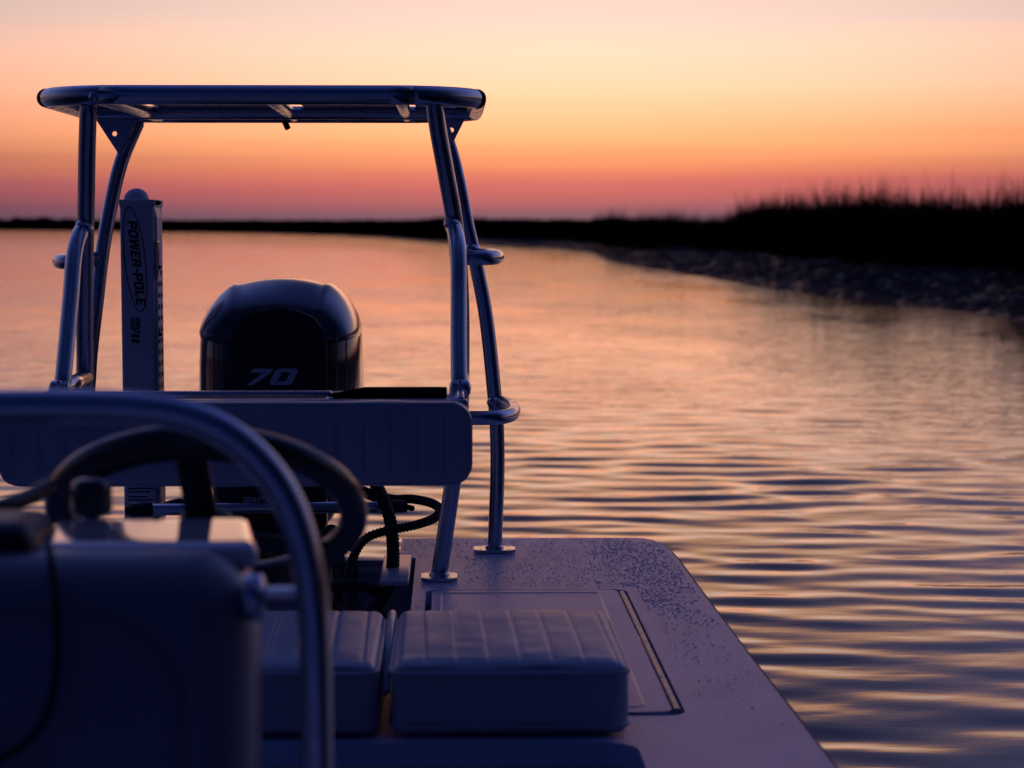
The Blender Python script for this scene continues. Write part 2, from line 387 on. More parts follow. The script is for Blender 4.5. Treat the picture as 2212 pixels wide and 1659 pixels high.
# ================================================================== SETTING: water, mud bank, marsh
def vnoise(x, y, seed=0):
    xi = np.floor(x).astype(np.int64); yi = np.floor(y).astype(np.int64); xf = x-xi; yf = y-yi
    def hsh(a, b):
        n = (a*374761393+b*668265263+seed*982451653) & 0xffffffff
        n = ((n ^ (n >> 13))*1274126177) & 0xffffffff
        return ((n ^ (n >> 16)) & 0xffff)/65535.0
    u = xf*xf*(3-2*xf); v = yf*yf*(3-2*yf)
    a = hsh(xi, yi); b = hsh(xi+1, yi); c = hsh(xi, yi+1); d = hsh(xi+1, yi+1)
    return (a*(1-u)+b*u)*(1-v)+(c*(1-u)+d*u)*v
def fbm(x, y, o=4, seed=0):
    r = 0; a = .5; t = 0
    for i in range(o): r = r+a*vnoise(x*2**i+i*17.3, y*2**i-i*9.1, seed+i); t += a; a *= .5
    return r/t
def grid_mesh(name, Xg, Yg, Zg, m):
    nr, nc = Xg.shape; co = np.stack([Xg, Yg, Zg], -1).reshape(-1, 3).astype(np.float32)
    i = np.arange(nr-1)[:, None]*nc+np.arange(nc-1)[None, :]
    q = np.stack([i, i+1, i+nc+1, i+nc], -1).reshape(-1, 4).astype(np.int32)
    me = bpy.data.meshes.new(name); me.vertices.add(len(co)); me.vertices.foreach_set('co', co.ravel())
    me.loops.add(q.size); me.loops.foreach_set('vertex_index', q.ravel())
    me.polygons.add(len(q)); me.polygons.foreach_set('loop_start', np.arange(0, q.size, 4, dtype=np.int32))
    me.polygons.foreach_set('loop_total', np.full(len(q), 4, dtype=np.int32)) if False else None
    me.update(calc_edges=True); me.validate()
    return link(name, me, m)
# water: polar sheet round the boat, finer where it is near; waves are real relief
def waves(x, y):
    z = np.zeros_like(x); r = np.hypot(x, y)
    g = np.random.default_rng(21)
    env = .35+1.3*fbm(x*.20, y*.11, 3, 5)
    for k in range(70):
        big = k < 40
        lam = math.exp(g.uniform(math.log(.17), math.log(.42))) if big else math.exp(g.uniform(math.log(.09), math.log(.7)))
        th = math.radians(g.normal(85, 17 if big else 40)); kx, ky = math.cos(th)*2*PI/lam, math.sin(th)*2*PI/lam
        slope = .0058 if big else .0036
        fade = np.clip(1.8-r*.021/lam, 0, 1)*np.clip((58-r)/20, 0, 1)
        ph = g.uniform(0, 2*PI)+2.6*fbm(x*.22, y*.22, 2, 40+k)
        z += slope*lam/(2*PI)*np.sin(kx*x+ky*y+ph)*fade
    return z*env
azf = np.radians(np.linspace(-17, 17, 430)); azc = np.radians(np.linspace(17.6, 342.4, 150))
azs = np.concatenate([azf, azc, [azf[0]+2*PI]])
rs = np.concatenate([[.0], np.geomspace(1.6, 60, 980), np.geomspace(66, 7000, 40)])
A_, R_ = np.meshgrid(azs, rs); Xw = R_*np.sin(A_); Yw = R_*np.cos(A_)
tag(grid_mesh('water', Xw, Yw, waves(Xw, Yw), M['water']), kind='structure')

# shoreline, from far left round to near right (world metres)
shore = [(-900, 420), (-300, 590)]
wl = [(0,497),(250,499.5),(500,502.5),(700,507),(820,512),(900,518),(1000,527),(1080,531),(1180,536),(1240,542),(1285,547)]
for px, py in wl: p = PZ(px, py, 0); shore.append((p.x, p.y))
wl2 = [(1318,566),(1360,573),(1430,587),(1520,601),(1620,618),(1720,633),(1850,648),(2000,664),(2110,679),(2212,694)]
for px, py in wl2: p = PZ(px, py, 0); shore.append((p.x, p.y))
shore += [(8.6, 20), (12, 12), (17, 3), (24, -8)]
sa = np.array([math.atan2(x, y) for x, y in shore]); sr = np.array([math.hypot(x, y) for x, y in shore])
order = np.argsort(sa); sa = sa[order]; sr = sr[order]
def Rof(a): return np.exp(np.interp(a, sa, np.log(sr)))
def perp(a):                                                         # how obliquely a ray crosses the shore
    e = .012; dl = (np.log(Rof(a+e))-np.log(Rof(a-e)))/(2*e); k = 1/np.sqrt(1+dl*dl)
    return np.maximum(k, .13)
def ground_z(x, y):
    a = np.arctan2(x, y); r = np.hypot(x, y); d = (r-Rof(a))*perp(a)+(.35*(fbm(x*.5, y*.16, 3, 3)-.5))
    z = np.interp(d, [-2, 0, .35, 1.6, 3.4, 6, 20], [-.5, -.03, .07, .2, .40, .5, .55])
    lump = (fbm(x*1.6, y*1.0, 4, 11)-.5)*.16+(fbm(x*5.5, y*3.2, 3, 15)-.5)*.16
    return z+lump*np.clip(d*1.2, 0, 1)*np.clip(1.4-r/260, .1, 1), d
az2 = np.concatenate([np.radians(np.linspace(-60, -13.2, 40)), np.radians(np.linspace(-13, 15.5, 900)), np.radians(np.linspace(15.8, 108, 170))])
tt = np.concatenate([np.linspace(-1.5, 26, 190), np.geomspace(28, 600, 24)])
A2, T2 = np.meshgrid(az2, tt); Rb = Rof(A2); R2 = Rb+T2*np.where(T2 < 30, np.clip(.12/perp(A2), .25, 1.4)*1.0, 1.0)
R2 = np.maximum(R2, Rb*.9); Xm = R2*np.sin(A2); Ym = R2*np.cos(A2); Zm, Dm = ground_z(Xm, Ym)
tag(grid_mesh('mud_bank', Xm, Ym, Zm, M['mud']), 'dark wet mud bank glinting below the marsh grass', None, kind='structure')

# marsh grass: blades, many thousands, one object
def blades(name, N_, a0, a1, d0, d1, h0, h1, w, m, label, lean=.16, rscale=False, pick=None, spiky=False):
    a = rng.uniform(a0, a1, N_); d = d0+(d1-d0)*rng.uniform(0, 1, N_)**1.3
    r = Rof(a)+d/perp(a); x = r*np.sin(a); y = r*np.cos(a); gz, _ = ground_z(x, y)
    h = rng.uniform(h0, h1, N_)*(.72+.55*fbm(x*.8, y*.25, 3, 77))
    if pick: h = h*pick(a, r, x, y)
    if spiky: h = h*(.76+.50*vnoise(x*4.6, y*.8, 91)**1.6)
    tall = rng.uniform(0, 1, N_) < .05; h = np.where(tall, h*(1.46 if spiky else 1.1), h*.96)
    ww = w*(rng.uniform(.6, 1.3, N_))*(np.maximum(r/45, 1) if rscale else 1)
    la = rng.uniform(0, 2*PI, N_); ln = h*lean*np.abs(rng.normal(0, 1, N_)); dx = np.cos(la)*ln; dy = np.sin(la)*ln
    fa = rng.uniform(-.6, .6, N_); ux = np.cos(fa)*ww/2; uy = np.sin(fa)*ww/2
    P0 = np.stack([x-ux, y-uy, gz-.05], -1); P1 = np.stack([x+ux, y+uy, gz-.05], -1)
    P2 = np.stack([x+dx*.35+ux*.8, y+dy*.35+uy*.8, gz+h*.6], -1); P3 = np.stack([x+dx*.35-ux*.8, y+dy*.35-uy*.8, gz+h*.6], -1)
    P4 = np.stack([x+dx, y+dy, gz+h], -1)
    co = np.stack([P0, P1, P2, P3, P4], 1).reshape(-1, 3).astype(np.float32); b = (np.arange(N_)*5)[:, None]
    f = np.concatenate([b+np.array([[0, 1, 2]]), b+np.array([[0, 2, 3]]), b+np.array([[3, 2, 4]])], 1).reshape(-1, 3).astype(np.int32)
    me = bpy.data.meshes.new(name); me.vertices.add(len(co)); me.vertices.foreach_set('co', co.ravel())
    me.loops.add(f.size); me.loops.foreach_set('vertex_index', f.ravel()); me.polygons.add(len(f))
    me.polygons.foreach_set('loop_start', np.arange(0, f.size, 3, dtype=np.int32)); me.update(calc_edges=True)
    return tag(link(name, me, m, smooth=False), label, 'marsh grass', kind='stuff')
def azp(px): p = PZ(px, 600, 0); return math.atan2(p.x, p.y)
def tallness(a, r, x, y):                                            # the tall stand begins to the right of the low point
    t = np.clip((a-azp(1556))/(azp(1632)-azp(1556)), 0, 1); t = t*t*(3-2*t)
    v = np.interp(a, [azp(q) for q in (880, 940, 1000, 1150, 1400, 1560)], [.9, 1.08, 1.12, .95, .80, .72])
    u = np.interp(a, [azp(q) for q in (1600, 1750, 1950, 2212)], [1.05, 1.00, .93, .82])
    return v*(1-t)+t*u
def lowness(a, r, x, y): return np.interp(a, [azp(q) for q in (860, 900, 945, 1000, 1150, 1280, 1420)], [1.0, 1.15, 1.5, 1.34, 1.2, 1.12, 1.0])
g1 = blades('marsh_grass', 90000, azp(1280), azp(2330), 3.0, 9.5, .80, 1.12, .024, M['grassm'], 'tall dark marsh grass on the near mud bank', pick=tallness, spiky=True)
blades('low_marsh_grass', 42000, azp(860), azp(1420), 2.2, 9.5, .66, .84, .03, M['grassm'], 'low dark marsh grass along the bending middle shore', lean=.1, rscale=True, pick=lowness)
blades('far_marsh_grass', 50000, -.30, azp(960), .6, 16, .9, 1.15, .045, M['farg'], 'thin dark line of marsh across the far water', lean=.08, rscale=True,
       pick=lambda a, r, x, y: np.interp(r, [150, 260, 600], [1.0, 1.05, 1.75]))
blades('side_marsh_grass', 26000, azp(2330), math.radians(100), 3.0, 9.5, .80, 1.12, .03, M['grassm'], 'tall marsh grass carrying on past the right of the bank', pick=lambda a, r, x, y: .85)
# wooded islands on the left horizon
def treeline(name, px0, px1, Rr, top, seed, label):
    mb = MB(); n = 140
    a0, a1 = azp(px0), azp(px1); rings = []
    for i in range(n+1):
        t = i/n; a = a0+(a1-a0)*t; e = min(1, 6*t, 6*(1-t)); h = top*(.45+.9*float(fbm(np.array(t*17.), np.array(seed*1.), 4, seed)))*(.25+.75*e)
        ring = []
        for k in range(9):
            b = PI*k/8; rr = Rr-18*math.cos(b)*(1+.1*math.sin(i*2.1)); ring.append((rr*math.sin(a), rr*math.cos(a), .2+h*math.sin(b)))
        rings.append(ring)
    mb.loft(rings); o = mb.build(name, M['farg']); return tag(o, label, None, kind='structure')
treeline('far_wooded_shore', -260, 250, 1500, 6.2, 4, 'bluish wooded shore rising on the left horizon')
treeline('distant_shore', -700, 2600, 1900, 3.6, 9, 'thin strip of land along the whole horizon')

# ================================================================== THE SKIFF
CX = -.355                                                           # boat centre line
ZD = .36                                                             # deck level
boat = empty('skiff', (CX, 5.3, 0), 'white flats skiff with dew on its flat rear deck, floating on calm water', 'boat')
def arc(cx, cy, r, a0, a1, n=8): return [(cx+r*math.cos(math.radians(a0+(a1-a0)*i/n)), cy+r*math.sin(math.radians(a0+(a1-a0)*i/n))) for i in range(n+1)]
def mir(pts): return [(2*CX-x, y) for x, y in pts][::-1]
right_side = [(.44, -.3), (.487, .6), (.495, 1.6), (.492, 3.0), (.482, 3.9), (.476, 4.6), (.474, 4.95), (.470, 5.12), (.462, 5.215), (.449, 5.278), (.430, 5.31), (.405, 5.32)]
notch = [(-.105, 5.32), (-.105, 5.035), (-.07, 5.0), (-.07, 3.86)]
outer = [(CX, -1.9)] + [(-.10, -1.6), (.22, -1.0)] + right_side + notch + mir(notch) + mir(right_side) + [(2*CX-.22, -1.0), (2*CX+.10, -1.6)]
cockpit = arc(.20, 3.145, .05, 0, 90, 6)+arc(2*CX-.20, 3.145, .05, 90, 180, 6)+arc(2*CX-.20, .95, .05, 180, 270, 6)+arc(.20, .95, .05, 270, 360, 6)
HX0, HX1, HY0, HY1 = -.045, .335, 3.37, 4.56                         # right hatch opening
def rr(x0, x1, y0, y1, r, n=6): return arc(x1-r, y1-r, r, 0, 90, n)+arc(x0+r, y1-r, r, 90, 180, n)+arc(x0+r, y0+r, r, 180, 270, n)+arc(x1-r, y0+r, r, 270, 360, n)
hatch = rr(HX0, HX1, HY0, HY1, .03); hatchL = [(2*CX-x, y) for x, y in hatch]
T = .03
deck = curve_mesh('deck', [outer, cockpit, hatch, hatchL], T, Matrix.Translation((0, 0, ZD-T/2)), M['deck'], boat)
bv = deck.modifiers.new('bevel', 'BEVEL'); bv.width = .006; bv.segments = 3; bv.limit_method = 'ANGLE'
# hull skin
hull_out = [p for p in ([(CX, -1.9), (-.10, -1.6), (.22, -1.0)]+right_side+[(-.105, 5.32), (-.105, 5.06)]+mir([(-.105, 5.32), (-.105, 5.06)])+mir(right_side)+[(2*CX-.22, -1.0), (2*CX+.10, -1.6)])]
mb = MB(); rings = []
for z, s in ((ZD-T+.002, .996), (ZD-.07, .985), (.12, .95), (0.0, .90), (-.12, .80)):
    rings.append([(CX+(x-CX)*s, 1.7+(y-1.7)*(1-(1-s)*.25), z) for x, y in hull_out])
mb.loft(rings, False, True); mb.build('hull', M['gel'], boat, smooth=False)
def walls(name, poly, z0, z1, m, floor=None, grow=0):
    mb = MB(); n = len(poly); c = (sum(x for x, y in poly)/n, sum(y for x, y in poly)/n)
    pp = [(x+(grow if x > c[0] else -grow), y+(grow if y > c[1] else -grow)) for x, y in poly]
    mb.add([(x, y, z0) for x, y in pp]+[(x, y, z1) for x, y in pp], [(i, (i+1) % n, n+(i+1) % n, n+i) for i in range(n)])
    o = mb.build(name, m, boat, fix=False)
    if floor:
        f = MB(); f.add([(x, y, z0) for x, y in pp], [tuple(range(n))]); f.build(floor, m, boat)
    return o
walls('cockpit_liner', cockpit, .09, ZD-.004, M['gel'], 'cockpit_floor', .002)
well = [(-.07, 5.0), (-.07, 3.86), (2*CX+.07, 3.86), (2*CX+.07, 5.0)]
walls('splash_well', well, .13, ZD-.004, M['gel'], 'well_floor', -.001)
MB().box((2*CX+.075, 4.985, .0), (-.075, 5.045, .342)).build('transom', M['gel'], boat, bevel=.012, seg=3)
MB().box((-.135, 4.60, ZD+.001), (-.078, 4.98, ZD+.011)).build('deck_lip', M['gel'], boat, bevel=.004)
# hatch gutters, lids and hinge
for sgn in (1, -1):
    f = (lambda x: x) if sgn > 0 else (lambda x: 2*CX-x)
    g = [(f(x), y) for x, y in rr(HX0-.01, HX1+.01, HY0-.01, HY1+.01, .03)]
    gm = MB(); gm.add([(x, y, ZD-.034) for x, y in g], [tuple(range(len(g)))]); gm.build('hatch_gutter', M['gel'], boat)
    lid = [(f(x), y) for x, y in rr(HX0+.012, HX1-.018, HY0+.02, HY1-.014, .022)]
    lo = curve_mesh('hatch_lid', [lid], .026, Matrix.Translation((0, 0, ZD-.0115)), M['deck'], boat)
    b2 = lo.modifiers.new('bevel', 'BEVEL'); b2.width = .005; b2.segments = 3
    hb = MB(); x = f(HX1-.010); k = 0; y = HY0+.035
    while y < HY1-.05:
        hb.tube([(x, y, ZD-.0015), (x, y+.019, ZD-.0015)], .0048, n=10, sm=1, cap=.2); y += .0215
    hb.box((min(x-.008, x+.008), HY0+.03, ZD-.012), (max(x-.008, x+.008), HY1-.05, ZD-.004))
    hb.build('hinge', M['hinge'], lo)
    # inner raised seam of the lid
    sm_ = rr(HX0+.03, HX1-.055, HY0+.055, HY1-.05, .02); mt_ = MB().tube([(f(a), b, ZD-.0005) for a, b in sm_], .0028, n=8, sm=1, closed=True)
    mt_.build('lid_seam', M['gel'], lo)
# gritty rub edge along the gunwale
for s_ in (1, -1):
    f = (lambda x: x) if s_ > 0 else (lambda x: 2*CX-x)
    pth = [(f(x+.001), y, ZD-.0085) for x, y in right_side[:-1]]
    MB().tube(pth, .0068, n=12, sm=5).build('rub_edge', M['edge'], boat)

# ---- dew beaded on the deck (uncountable)
M['dew'] = mat('dew_water', (.42, .45, .62), .04, spec=.5)
def dew():
    n = 150000; x = rng.uniform(-.10, .466, n); y = rng.uniform(3.15, 5.30, n)
    streak = fbm(x*16+1.5*fbm(x*5, y*5, 2, 8), y*3.2, 4, 61)
    aft = np.clip((y-3.9)/1.2, 0, 1); edge = np.clip((x-.30)/.10, 0, 1)
    inside = (x > HX0) & (x < HX1) & (y < HY1)
    prob = np.clip((streak-.28)*1.6, .20, .45)*np.where(x > .27, .75, 1)*np.clip(.10+.9*aft+.55*edge, 0, 1)*np.where(inside, .3, 1)*np.clip((y-3.2)/.9, .10, 1)*np.where((x < -.065) & (y < 5.03), 0, 1)
    seam = (np.abs(x-HX1) < .022) & (y < HY1+.02) | ((np.abs(y-HY1) < .02) & (x < HX1+.01)) | ((x < .03) & (y > 4.55) & (y < 5.0)) | ((x > .03) & (x < .16) & (y > 5.02) & (y < 5.16))
    keep = (rng.uniform(0, 1, n) < prob*.34) & ~seam & ((x < .40) | (y < 5.24)); x = x[keep]; y = y[keep]; n = len(x)
    r = np.exp(rng.normal(math.log(.0008), .42, n))*(1+.9*np.clip((x-.26)/.1, 0, 1)*np.clip((y-3.9)/.5, .3, 1)); r = np.clip(r, .0004, .0025)
    prof = [(1.0, 0), (.90, .22), (.66, .37), (.33, .45)]; K = 7; vs = []
    zb = ZD+.0002
    for rr_, zz in prof:
        for k in range(K):
            a = 2*PI*k/K; vs.append(np.stack([x+r*rr_*math.cos(a), y+r*rr_*1.25*math.sin(a), zb+r*zz], -1))
    vs.append(np.stack([x, y, zb+r*.48], -1)); co = np.stack(vs, 1).reshape(-1, 3).astype(np.float32); m = 4*K+1
    f = []
    for i in range(3):
        for k in range(K): f += [(i*K+k, i*K+(k+1) % K, (i+1)*K+(k+1) % K), (i*K+k, (i+1)*K+(k+1) % K, (i+1)*K+k)]
    for k in range(K): f.append((3*K+k, 3*K+(k+1) % K, 4*K))
    F_ = (np.array(f)[None]+(np.arange(n)*m)[:, None, None]).reshape(-1, 3).astype(np.int32)
    me = bpy.data.meshes.new('dew_drops'); me.vertices.add(len(co)); me.vertices.foreach_set('co', co.ravel())
    me.loops.add(F_.size); me.loops.foreach_set('vertex_index', F_.ravel()); me.polygons.add(len(F_)); me.polygons.foreach_set('loop_start', np.arange(0, F_.size, 3, dtype=np.int32)); me.update(calc_edges=True)
    tag(link('dew_drops', me, M['dew']), 'beads of dew scattered over the aft and right edge of the deck', 'dew', kind='stuff')
dew()
# ---- cushions on the deck
def cushion(x0, x1, y0, y1, z0, z1, seams, label, grp, nx=190):
    root = empty('seat_cushion', ((x0+x1)/2, (y0+y1)/2, z0), label, 'cushion', grp)
    h = ((x1-x0)/2, (y1-y0)/2, (z1-z0)/2); c = ((x0+x1)/2, (y0+y1)/2, (z0+z1)/2)
    def disp(p, nrm, h):
        dz = 0
        wx = c[0]+p.x
        if nrm.z > .3:
            e = max(0, 1-(abs(p.x)/h[0])**4)*max(0, 1-(abs(p.y)/h[1])**4)
            dz += .007*e
            q_ = ((wx-x0+.004*(p.y/h[1]))/.0435) % 1.0; k_ = abs(q_-.5)*2
            dz += .0024*(1-k_**9)*min(1, max(0, (h[1]-abs(p.y))/.03))
            dz += .0012*mnoise.noise(Vector((wx*22, p.y*22, 0)))
        sag = .002*math.sin(p.x*40)*(abs(nrm.y) > .7)
        r2 = .045 if p.y > 0 else .03
        qx = max(-(h[0]-r2), min(h[0]-r2, p.x)); qy = max(-(h[1]-r2), min(h[1]-r2, p.y)); d = Vector((p.x-qx, p.y-qy, 0)); o = Vector((0, sag, dz))
        if d.length > r2: o += d.normalized()*r2-d
        return o
    body = rounded(c, h, .018, (nx, 40, 14), disp).build('cushion_cover', M['vinyl'], root, fix=False)
    for zz in (z1-.011, z0+.012):
        pr = arc(x1-.045, y1-.045, .045, 0, 90, 6)+arc(x0+.045, y1-.045, .045, 90, 180, 6)+arc(x0+.03, y0+.03, .03, 180, 270, 6)+arc(x1-.03, y0+.03, .03, 270, 360, 6)
        MB().tube([(x, y, zz) for x, y in pr], .0035, n=8, sm=1, closed=True).build('piping', M['piping'], body)
    return root
cushion(-.080, .243, 3.225, 3.70, ZD+.003, ZD+.098, [-.080+.0435*i for i in range(1, 8)], 'white channelled cushion on the right, nearest the open deck hatch', 'vinyl cushions on the rear deck')
cushion(-.60, -.098, 3.225, 3.70, ZD+.003, ZD+.098, [-.60+.0435*i for i in range(1, 12)], 'white channelled cushion half hidden behind the console and its curved rail', 'vinyl cushions on the rear deck')
MB().tube([(-.0885, 3.30, ZD+.05), (-.0885, 3.5, ZD+.085), (-.0885, 3.72, ZD+.09), (-.0885, 3.80, ZD+.03)], .006, n=14).build('seat_divider', M['gel'], boat)

# ================================================================== POLING PLATFORM
plat = empty('poling_platform', (CX, 4.9, ZD), 'silver tube poling platform with a long padded backrest, standing over the motor at the stern', 'poling platform')
R = .0163
zt = P(569, 205, 4.52).z
X0, X1 = P(88, 205, 4.69).x+R*1.1, P(1050, 205, 4.69).x-R*1.1
XC = (X0+X1)/2; YF, YB = 4.52, 5.32
# top ring: nearly flat tube with broad corners, the front dipping at its ends
ringp = []
def ringpt(x, y):
    return (x, y, zt - .000*abs(x-XC))
cr = .165
rp = [(x, y) for x, y in arc(X1-cr, YB-cr, cr, 0, 90, 8)+arc(X0+cr, YB-cr, cr, 90, 180, 8)+arc(X0+cr, YF+cr, cr, 180, 270, 8)+arc(X1-cr, YF+cr, cr, 270, 360, 8)]
MB().tube([ringpt(x, y) for x, y in rp], R*1.12, n=28, sm=3, closed=True).build('top_ring', M['alu'], plat)
# deck plate inside the ring, split into panels with cross bars, small openings at the front
pl = MB()
zp = zt+.016
pl.box((X0+.14, YF+.20, zp-.004), (XC-.01, YB-.01, zp))
pl.box((XC+.045, YF+.20, zp-.0045), (X1-.15, YB-.01, zp-.0005))
pl.box((X1-.125, YF+.14, zp-.0042), (X1-.01, YB-.08, zp-.0002)); pl.box((X0+.01, YF+.14, zp-.0042), (X0+.115, YB-.08, zp-.0002))
pl.build('platform_panel', M['alu'], plat, smooth=False)
for xx in (XC+.02, XC-.27, X1-.145, X0+.13):
    MB().tube([(xx-.02*(xx < XC-.1), YF, zt-.004), (xx, YB, zt-.004)], .0125, n=14, sm=1).build('cross_bar', M['alu'], plat)
MB().tube([(X0, YF+.62, zt-.006), (X1, YF+.62, zt-.006)], .013, n=14, sm=1).build('cross_bar', M['alu'], plat)
# little black light hanging under the middle of the rear bar
lb = MB(); pq = P(618, 268, 5.25); lb.cyl(pq+Vector((-.006, 0, .012)), pq+Vector((.004, 0, -.010)), .0065, 14); lb.cyl(pq+Vector((-.02, 0, .010)), pq+Vector((.012, 0, .010)), .004, 10)
lb.build('latch', M['black'], plat)

def legpath(pts): return [P(a, b, y) for a, b, y in pts]
FR = [(938,222,4.56),(946,280,4.57),(957,340,4.58),(968,400,4.59),(977,450,4.60),(984,500,4.61),(991,570,4.62),(996,690,4.64),(995,864,4.66),(990,960,4.67),(976,1056,4.68),(949,1240,4.70)]
RRp = [(952,262,5.22),(975,330,5.20),(992,400,5.18),(1008,483,5.16),(1020,534,5.15),(1029,573,5.14),(1051,692,5.12),(1069,864,5.10),(1074,950,5.10),(1074,1041,5.10),(1068,1192,5.10)]
fr = legpath(FR); re = legpath(RRp)
def mv(ps): return [Vector((2*CX-p.x, p.y, p.z)) for p in ps]
fl = mv(fr); rl = mv(re)
# left legs seen in the photograph
fl_m = legpath([(191,228,4.56),(188,330,4.58),(186,450,4.60),(184,560,4.62),(183,700,4.64),(181,830,4.66)])
fl = fl_m + [Vector((2*CX-p.x, p.y, p.z)) for p in fr[9:]]
rl_m = legpath([(296,268,5.24),(262,350,5.2),(240,440,5.17),(222,540,5.14),(210,640,5.12),(196,760,5.10),(188,860,5.10)])
rl = rl_m + [Vector((2*CX-p.x+.02, p.y, p.z)) for p in re[9:]]
MB().tube(fr, R, n=28, sm=5).build('leg', M['alu'], plat); MB().tube(re, R*.94, n=28, sm=5).build('leg', M['alu'], plat)
MB().tube(fl, R, n=28, sm=5).build('leg', M['alu'], plat); MB().tube(rl, R*.94, n=28, sm=5).build('leg', M['alu'], plat)
# base plates
def foot(p, w, d, tilt=0):
    c = .012
    out_ = [(-w+c, -d), (w-c, -d), (w, -d+c), (w, d-c), (w-c, d), (-w+c, d), (-w, d-c), (-w, -d+c)]
    holes = [[(sx*(w-.014)+.0042*math.cos(2*PI*i/12), sy*(d-.012)+.0042*math.sin(2*PI*i/12)) for i in range(12)] for sx in (-1, 1) for sy in (-1, 1)]
    o = curve_mesh('foot_plate', [out_]+holes, .006, Matrix.Translation((p.x, p.y, ZD+.0045)), M['steel'], plat)
    b = o.modifiers.new('bevel', 'BEVEL'); b.width = .0012; b.segments = 2
    for sx in (-1, 1):
        for sy in (-1, 1):
            MB().cyl((p.x+sx*(w-.014), p.y+sy*(d-.012), ZD+.0005), (p.x+sx*(w-.014), p.y+sy*(d-.012), ZD+.0055), .0040, 12).build('screw', M['steel'], o)
    MB().tube([(p.x, p.y, ZD+.007), (p.x, p.y, ZD+.013)], lambda t: R*1.28-t*.004, n=20, sm=1, cap=.2).build('weld', M['alu'], o)
foot(fr[-1], .035, .042); foot(re[-1], .044, .036); foot(fl[-1], .035, .042); foot(rl[-1], .044, .036)
# corner gussets with a drilled hole
def gusset(px, side):
    tri = [(px[0][0], px[0][1]), (px[1][0], px[1][1]), (px[2][0], px[2][1])]
    Y = 5.18
    pts = [P(a, b, Y) for a, b in tri]; hc = P(*px[3], Y)
    hole = [(hc.x+.0052*math.cos(2*PI*i/18), hc.z+.0052*math.sin(2*PI*i/18)) for i in range(18)]
    mtx = Matrix(((1,0,0,0),(0,0,-1,Y),(0,1,0,0),(0,0,0,1)))
    curve_mesh('gusset', [[(p.x, p.z) for p in pts], hole], .006, mtx, M['alu'], plat)
gusset([(206, 256), (300, 256), (256, 332), (248, 289)], -1)
gusset([(940, 256), (1006, 254), (968, 330), (975, 281)], 1)
# upper and lower side loops
def loop(pts, name='side_loop'):
    z = P(*pts[0]).z
    MB().tube([Vector((P(*q).x, q[2], z)) for q in pts], R*.86, n=24, sm=6).build(name, M['alu'], plat)
loop([(992,557,4.62),(1030,557,4.62),(1056,557,4.63),(1070,557,4.68),(1074,557,4.78),(1072,557,4.92),(1062,556,5.04),(1045,555,5.10),(1024,554,5.14)])
loop([(184,566,4.62),(155,566,4.62),(136,566,4.64),(129,566,4.70),(132,565,4.82),(152,565,4.96),(185,563,5.10),(206,562,5.13)])
loop([(996,903,4.66),(1050,903,4.66),(1084,902,4.68),(1106,897,4.76),(1108,889,4.92),(1092,882,5.05),(1069,880,5.10)])
lo_ = [P(996,903,4.66), P(1050,903,4.66), P(1084,902,4.68), P(1106,897,4.76), P(1108,889,4.92), P(1092,882,5.05), P(1069,880,5.10)]
MB().tube(mv(lo_), R*.86, n=24, sm=6).build('side_loop', M['alu'], plat)
# small weld beads where tubes meet
for q, yy in (((978, 486), 4.585), ((182, 492), 4.585), ((1022, 541), 5.13), ((1069, 872), 5.09)):
    c = P(*q, yy); MB().tube([c+Vector((-.001, 0, -.002)), c+Vector((.001, 0, .002))], R*1.08, n=20, sm=1, cap=.6).build('weld_bead', M['alu'], plat)

# ================================================================== BACKREST carried on two bent arms
br = plat
ZA = .763
armR = MB().tube([P(978,488,4.60),P(984,505,4.565),(P(990,545,4.52)),P(991,640,4.47),P(991,740,4.41),P(992,826,4.36)], R*.93, n=24, sm=6)
armR.build('arm', M['alu'], br)
MB().tube([P(181,492,4.60),P(170,512,4.56),P(160,555,4.52),P(153,640,4.47),P(144,740,4.41),P(136,826,4.36)], R*.93, n=24, sm=6).build('arm', M['alu'], br)
XL = P(134, 833, 4.36).x; XR = P(994, 833, 4.36).x
for x, xl in ((XL, P(183, 812, 4.65).x), (XR, P(995, 812, 4.65).x)):
    MB().tube([(x, 4.35, ZA-.004), (xl, 4.65, ZA-.004)], .0165, n=24, sm=1, cap=.3).build('arm_bracket', M['steel'], br)
    b_ = MB(); b_.tube([(x-.012, 4.335, ZA-.004), (x+.012, 4.335, ZA-.004)], .0155, n=22, sm=1, cap=.5)
    b_.box((x-.004, 4.318, ZA-.030), (x+.004, 4.352, ZA+.012)); b_.build('pivot', M['steel'], br, bevel=.002)
# side bars running forward to the pad, and the two rails of the frame
ys = 4.09
for x in (XL, XR):
    xo = x-.012 if x < CX else x+.0
    MB().box((xo-.006, ys, ZA-.026), (xo+.006, 4.36, ZA-.002)).build('side_bar', M['alu'], br, bevel=.003)
MB().box((XL-.01, 4.085, ZA-.024), (XR+.012, 4.110, ZA-.006)).build('front_rail', M['alu'], br, bevel=.005, seg=3)
MB().box((XL+.02, 4.205, ZA-.014), (-.205, 4.225, ZA+.000)).build('rear_rail', M['alu'], br, bevel=.004)
MB().box((-.212, 4.112, ZA-.016), (XR-.006, 4.31, ZA-.0065)).build('tray', M['alu'], br, bevel=.003)
td = [(-.195, 4.118), (-.012, 4.118), (-.004, 4.13), (-.004, 4.29), (-.016, 4.30), (-.150, 4.30), (-.180, 4.20), (-.207, 4.13)]
curve_mesh('tray_pad', [td], .006, Matrix.Translation((0, 0, ZA-.002)), M['nonskid'], br)
bx0, bx1 = 2*CX-.04+.004, P(1020, 960, 4.0).x; zb1, zb0 = P(500, 868, 4.03).z, P(500, 1050, 4.0).z
hx = (bx1-bx0)/2; cxb = (bx0+bx1)/2; hz = (zb1-zb0)/2; czb = (zb0+zb1)/2
